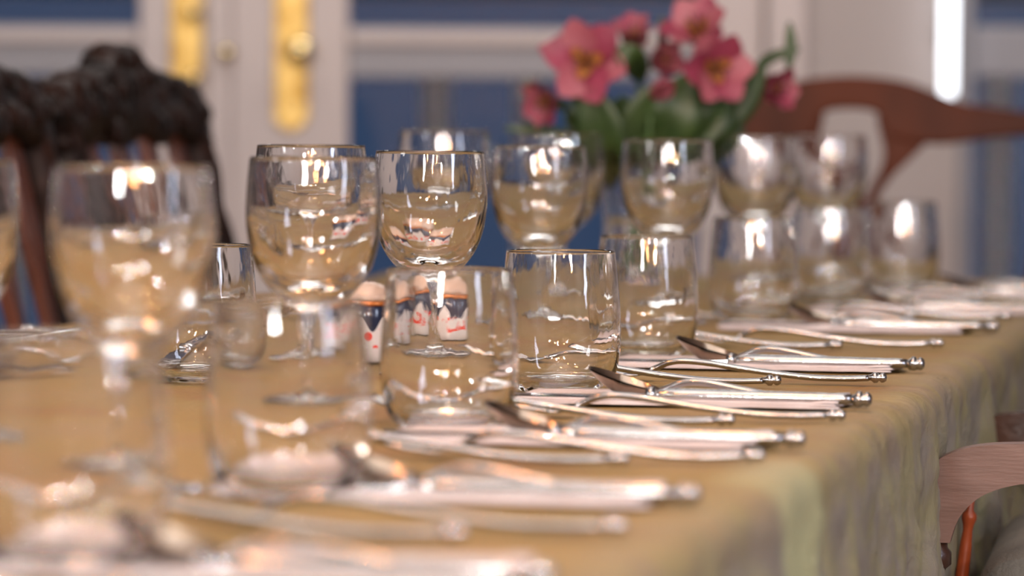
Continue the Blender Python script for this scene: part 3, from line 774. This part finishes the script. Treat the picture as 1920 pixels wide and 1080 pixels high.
# ------------------------------------------------------------------ dark carved chairs on the left
def line_hit(px, b):
    """point of the sight line px at table height band lying at inset b"""
    r = ray(px, 300); r.z = 0
    k = (CAMLOC - E0); k.z = 0
    t = (b - k.dot(v3)) / r.dot(v3)
    return CAMLOC + r * t
def carved_chair():
    t = thing('carved_chair', '', 'chair', (0, 0, 0), 0, 'dark carved chairs on the left')
    # local: +x towards the table, y across, back at x = 0, leaning towards -x
    lean = math.tan(math.radians(13)); H = 1.0; hwid = .215
    def X(z): return -(z - .45) * lean if z > .45 else (z - .45) * -.10
    for s in (-1, 1):
        bm = bmesh.new(); pts = []; rad = []
        z = 0.0
        while z < .94:
            pts.append(Vector((X(z), s * hwid, z))); rad.append(.016 + .006 * abs(math.sin(z * 38)) if z > .5 else .019); z += .0125
        sweep(bm, pts, lambda i: rad[i], 12, up=Vector((0, 1, 0))); obj('stile', bm, M_carved, t)
    # carved crest
    bm = bmesh.new()
    half = [(.030, .989), (.050, .982), (.072, .970), (.100, .966), (.140, .962), (.165, .950), (.190, .958), (.225, .954), (.243, .935), (.240, .905)]
    ol = [(-a, b) for a, b in half[::-1]] + [(0, .992)] + half + [(.18, .893), (.12, .910), (.06, .892), (0, .910), (-.06, .892), (-.12, .910), (-.18, .893)]
    plate(bm, ol, -.016, .016, 'x')
    rnd = random.Random(3)
    for k in range(34):
        y = rnd.uniform(-.21, .21); zz = rnd.uniform(.905, .945 + .03 * math.exp(-(y / .06) ** 2)); r = rnd.uniform(.008, .016)
        bmesh.ops.create_uvsphere(bm, u_segments=10, v_segments=6, radius=r, matrix=Matrix.Translation((.012, y, zz)) @ Matrix.Diagonal((.7, 1, 1, 1)))
    for k, (y, z) in enumerate(half + [(-a, b) for a, b in half] + [(0, .985), (.09, .94), (-.09, .94), (.04, .955), (-.04, .955), (0, .93)]):
        bmesh.ops.create_uvsphere(bm, u_segments=10, v_segments=6, radius=.013 if k % 2 else .017, matrix=Matrix.Translation((.004, y * .96, z - .008)) @ Matrix.Diagonal((1.1, 1, .9, 1)))
    for v in bm.verts: v.co.x += X(v.co.z)
    bmesh.ops.recalc_face_normals(bm, faces=bm.faces[:])
    obj('crest_rail', bm, M_carved, t, recalc=False)
    for k in range(4):
        y = (k - 1.5) * .098; bm = bmesh.new()
        n = 16; zz = [.515 + .395 * i / n for i in range(n + 1)]; ww = [.013 + .005 * math.sin(i / n * 3 * PI) for i in range(n + 1)]
        strip(bm, [(y - w_, z) for w_, z in zip(ww, zz)], [(y + w_, z) for w_, z in zip(ww, zz)], -.006, .006, 'x')
        for v in bm.verts: v.co.x += X(v.co.z)
        obj('slat', bm, M_redwood if k % 2 == 0 else M_redwood, t, False)
    bm = boxm(-.012, .012, -hwid + .015, hwid - .015, .47, .525)
    for v in bm.verts: v.co.x += X(v.co.z)
    bev(obj('lower_rail', bm, M_carved, t, False), .004)
    bm = bmesh.new(); plate(bm, [(0, -.21), (.40, -.235), (.42, -.20), (.42, .20), (.40, .235), (0, .21)], .415, .455, 'z'); bev(obj('seat_frame', bm, M_redwood, t, False), .008)
    bm = bmesh.new(); plate(bm, [(.02, -.19), (.39, -.21), (.39, .21), (.02, .19)], .455, .485, 'z'); bev(obj('seat_pad', bm, M_seat, t, True), .012, 3)
    for s in (-1, 1):
        bm = bmesh.new(); lathe(bm, [(.001, 0), (.018, 0), (.022, .04), (.014, .06), (.024, .12), (.016, .2), (.024, .3), (.020, .36), (.026, .415)], 16, Matrix.Translation((.385, s * .205, 0))); obj('leg', bm, M_carved, t)
        bm = bmesh.new(); sweep(bm, [Vector((x, s * .205, .15)) for x in (.03, .2, .37)], .010, 8); obj('stretcher', bm, M_carved, t)
    return t
cc = carved_chair()
BB = W + .17
pa, pb = line_hit(97, BB), line_hit(325, BB)
pa -= v3 * .12; pb -= v3 * .12
print('left chair width', (pa - pb).length, tcoord((pa + pb) / 2))
mid = (pa + pb) / 2
ang_l = YAW + PI
cc.location = (mid.x, mid.y, 0); cc.rotation_euler = (0, 0, ang_l); cc['label'] = 'dark carved chair with a black crest, right one of the two on the left side'
s2 = tcoord(mid)[0] - .53
p = T(s2, BB - .13, 0)
dup(cc, (p.x, p.y, 0), (0, 0, ang_l + .03), 'dark carved chair at the left edge of the picture, cut off by it')

# ------------------------------------------------------------------ mahogany chair at the far end
def splat_chair():
    t = thing('mahogany_chair', 'mahogany dining chair with curved crest and pierced splat at the far table end', 'chair')
    # local: +x across (to the picture's right), +y away from the table; back at y=0
    def Y(z): return (z - .45) * .14 if z > .45 else 0
    def curveplate(nm, ol, th, m=M_mahog):
        bm = bmesh.new(); plate(bm, ol, -th / 2, th / 2, 'y')
        for v in bm.verts: v.co.y += Y(v.co.z)
        return bev(obj(nm, bm, m, t, False), .005, 3)
    top = [(-.262, .925), (-.245, .940), (-.20, .940), (-.16, .942), (-.13, .946), (-.10, .958), (-.06, .972), (0, .978), (.06, .972), (.10, .958), (.13, .946), (.16, .942), (.20, .936), (.245, .932), (.262, .915)]
    top = [(p.x, p.y) for p in crom([(a, b, 0) for a, b in top], 4)]
    bot = [(.258, .880), (.22, .905), (.17, .904), (.13, .898), (.095, .896), (.045, .905), (.034, .932), (0, .938), (-.034, .932), (-.045, .905), (-.095, .896), (-.13, .898), (-.17, .904), (-.22, .905), (-.258, .880)]
    def ip(L, x):
        for (a, b), (c, d) in zip(L, L[1:]):
            if a <= x <= c: return b + (d - b) * (x - a) / max(c - a, 1e-9)
        return L[0][1] if x < L[0][0] else L[-1][1]
    bt = [(p.x, p.y) for p in crom([(a, b, 0) for a, b in bot[::-1]], 3)]
    xs = [-.258 + .516 * i / 80 for i in range(81)]
    bm = bmesh.new(); strip(bm, [(x, ip(bt, x)) for x in xs], [(x, ip(top, x)) for x in xs], -.013, .013)
    for v in bm.verts: v.co.y += Y(v.co.z)
    bev(obj('crest_rail', bm, M_mahog, t, False), .005, 3)
    # splat: two bowed side strands, a centre strand and a shoe
    for s in (-1, 1):
        Q = [(.930, .030, .075), (.905, .036, .092), (.885, .040, .078), (.865, .036, .058), (.845, .026, .042), (.825, .020, .034), (.79, .028, .040), (.74, .050, .062), (.67, .068, .082), (.60, .050, .064), (.54, .035, .050), (.48, .035, .055)]
        Q = crom(Q, 3)
        L = [(s * q.y, q.x) for q in Q]; R = [(s * q.z, q.x) for q in Q]
        bm = bmesh.new(); strip(bm, L, R, -.008, .008)
        for v in bm.verts: v.co.y += Y(v.co.z)
        bev(obj('splat_strand', bm, M_mahog, t, False), .003, 2)
    P_ = crom([(0, .800, 0), (.016, .760, 0), (.006, .72, 0), (.014, .65, 0), (.008, .55, 0), (.014, .48, 0)], 4)
    curveplate('splat_centre', [(-p.x - .004, p.y) for p in P_] + [(p.x + .004, p.y) for p in P_[::-1]], .014)
    curveplate('splat_bridge', [(-.032, .812), (0, .800), (.032, .812), (.032, .834), (0, .826), (-.032, .834)], .015)
    curveplate('splat_shoe', [(-.09, .455), (.09, .455), (.06, .490), (-.06, .490)], .022)
    for s in (-1, 1):
        P_ = [Vector((s * x, 0, z)) for x, z in ((.20, 0), (.205, .2), (.205, .45), (.212, .6), (.225, .75), (.243, .88), (.247, .92))]
        P_ = crom([tuple(p) for p in P_], 5)
        for p in P_: p.y = Y(p.z)
        bm = bmesh.new(); sweep(bm, P_, lambda i: (.016, .019), 12, up=Vector((0, 1, 0))); obj('stile', bm, M_mahog, t)
    bm = bmesh.new(); plate(bm, [(-.20, .01), (.20, .01), (.24, -.40), (.22, -.43), (-.22, -.43), (-.24, -.40)], .40, .455, 'z'); bev(obj('seat_frame', bm, M_mahog, t, False), .008)
    bm = bmesh.new(); plate(bm, [(-.18, -.015), (.18, -.015), (.215, -.40), (-.215, -.40)], .455, .485, 'z'); bev(obj('seat_pad', bm, M_seat, t), .012, 3)
    for s in (-1, 1):
        P_ = crom([(s * .23, -.41, 0), (s * .222, -.40, .05), (s * .218, -.395, .15), (s * .222, -.40, .28), (s * .228, -.405, .40)], 5)
        bm = bmesh.new(); sweep(bm, P_, lambda i: .017 + .012 * (i / 20) ** 2, 12, up=Vector((0, 1, 0))); obj('leg', bm, M_mahog, t)
    return t
mc = splat_chair()
p = at(1590, 200, 4.78)
mc.location = (p.x, p.y, 0); mc.rotation_euler = (0, 0, YAW - PI + .03 + .05)
mc.scale = (1.03, 1, .998)

# ------------------------------------------------------------------ armchair on the right
ac = thing('carver_armchair', 'wooden armchair with flat curved arms tucked against the cloth on the right', 'chair')
# local: +x away from the table, y along the table edge (away), origin on the floor under the near arm's front
A0 = at(1722, 826, 2.62); AZ = A0.z
ac.location = (A0.x, A0.y, 0); AY = math.atan2(-v3.y, -v3.x) + math.radians(2.5); ac.rotation_euler = (0, 0, AY)
def arm(y, z, m, lab=None):
    ol = [(p.x, p.y) for p in crom([(.000, -.066, 0), (.000, -.045, 0), (.003, -.028, 0), (.010, -.015, 0), (.022, -.007, 0), (.040, -.002, 0), (.070, .000, 0), (.15, .001, 0), (.26, .004, 0), (.34, .016, 0), (.40, .03, 0)], 4)]
    ol += [(p.x, p.y) for p in crom([(.40, .005, 0), (.34, -.010, 0), (.26, -.022, 0), (.15, -.026, 0), (.080, -.026, 0), (.060, -.028, 0), (.042, -.035, 0), (.030, -.046, 0), (.024, -.058, 0), (.022, -.066, 0)], 4)]
    bm = bmesh.new(); plate(bm, [(a, z + b) for a, b in ol], y - .010, y + .010, 'y')
    a = bev(obj('arm', bm, m, ac, False, lab), .002)
    bm = bmesh.new()
    lathe(bm, [(.0001, .0), (.009, .0), (.009, -.004), (.0115, -.007), (.0115, -.015), (.008, -.018), (.005, -.026), (.0055, -.034), (.008, -.042), (.012, -.047), (.0125, -.053), (.008, -.058), (.010, -.07), (.014, -.13), (.014, z * -1 + .46 + .066)][::-1] if 0 else
          [(.015, -(z - .066 - .45)), (.014, -.13), (.010, -.07), (.008, -.058), (.0125, -.053), (.012, -.047), (.008, -.042), (.0055, -.034), (.005, -.026), (.008, -.018), (.0115, -.015), (.0115, -.007), (.009, -.004), (.009, 0), (.0001, 0)], 18, Matrix.Translation((.011, y, z - .066)))
    obj('arm_post', bm, M_armdark, ac)
A1 = at(1828, 768, 3.00)
yf = .385
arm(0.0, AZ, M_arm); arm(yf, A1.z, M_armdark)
bm = bmesh.new(); plate(bm, [(0, -.02), (.44, .02), (.44, yf - .02), (0, yf + .02), (-.015, yf / 2)], .40, .45, 'z'); bev(obj('seat_frame', bm, M_arm, ac, False), .006)
bm = bmesh.new(); plate(bm, [(.035, .030), (.41, .045), (.41, yf - .045), (.035, yf - .030)], .45, .640, 'z'); bev(obj('seat_cushion', bm, M_seat, ac), .035, 5)
for y in (0, yf):
    bm = bmesh.new(); lathe(bm, [(.001, 0), (.014, 0), (.016, .05), (.021, .12), (.014, .2), (.022, .3), (.024, .40)], 16, Matrix.Translation((.015, y, 0))); obj('leg', bm, M_armdark, ac)
    s = .02 if y == 0 else -.02
    bm = bmesh.new(); sweep(bm, crom([(.44, y + s, 0), (.425, y + s, .2), (.42, y + s, .45), (.43, y + s, .70), (.47, y + s, .86)], 5), (.014, .017), 12, up=Vector((0, 1, 0))); obj('stile', bm, M_arm, ac)
bm = bmesh.new(); plate(bm, [(.0, .80), (yf, .80), (yf + .01, .86), (yf / 2, .89), (-.01, .86)], .455, .475, 'x'); bev(obj('top_rail', bm, M_arm, ac, False), .005)
bm = bmesh.new(); plate(bm, [(.02, .60), (yf - .02, .60), (yf - .02, .65), (.02, .65)], .425, .44, 'x'); bev(obj('cross_rail', bm, M_arm, ac, False), .004)
# slanting red turned spindle under the arms
inv = Matrix.Rotation(-AY, 3, 'Z')
q0 = inv @ (at(1817, 972, 2.74) - Vector((A0.x, A0.y, 0))); q1 = inv @ (at(1799, 1120, 2.74) - Vector((A0.x, A0.y, 0)))
dr_ = (q1 - q0).normalized(); Lq = (q0.z - .455) / -dr_.z
Mq = Matrix.Translation(q0) @ dr_.to_track_quat('Z', 'Y').to_matrix().to_4x4()
bm = bmesh.new()
lathe(bm, [(.0001, -.030), (.0022, -.028), (.0025, -.006), (.0050, -.003), (.0054, 0), (.0040, .004), (.0034, .008), (.0042, .02), (.0052, .06), (.0066, .12), (.007, Lq - .02), (.009, Lq)], 18, Mq)
obj('spindle', bm, M_orange, ac, label='red turned spindle')
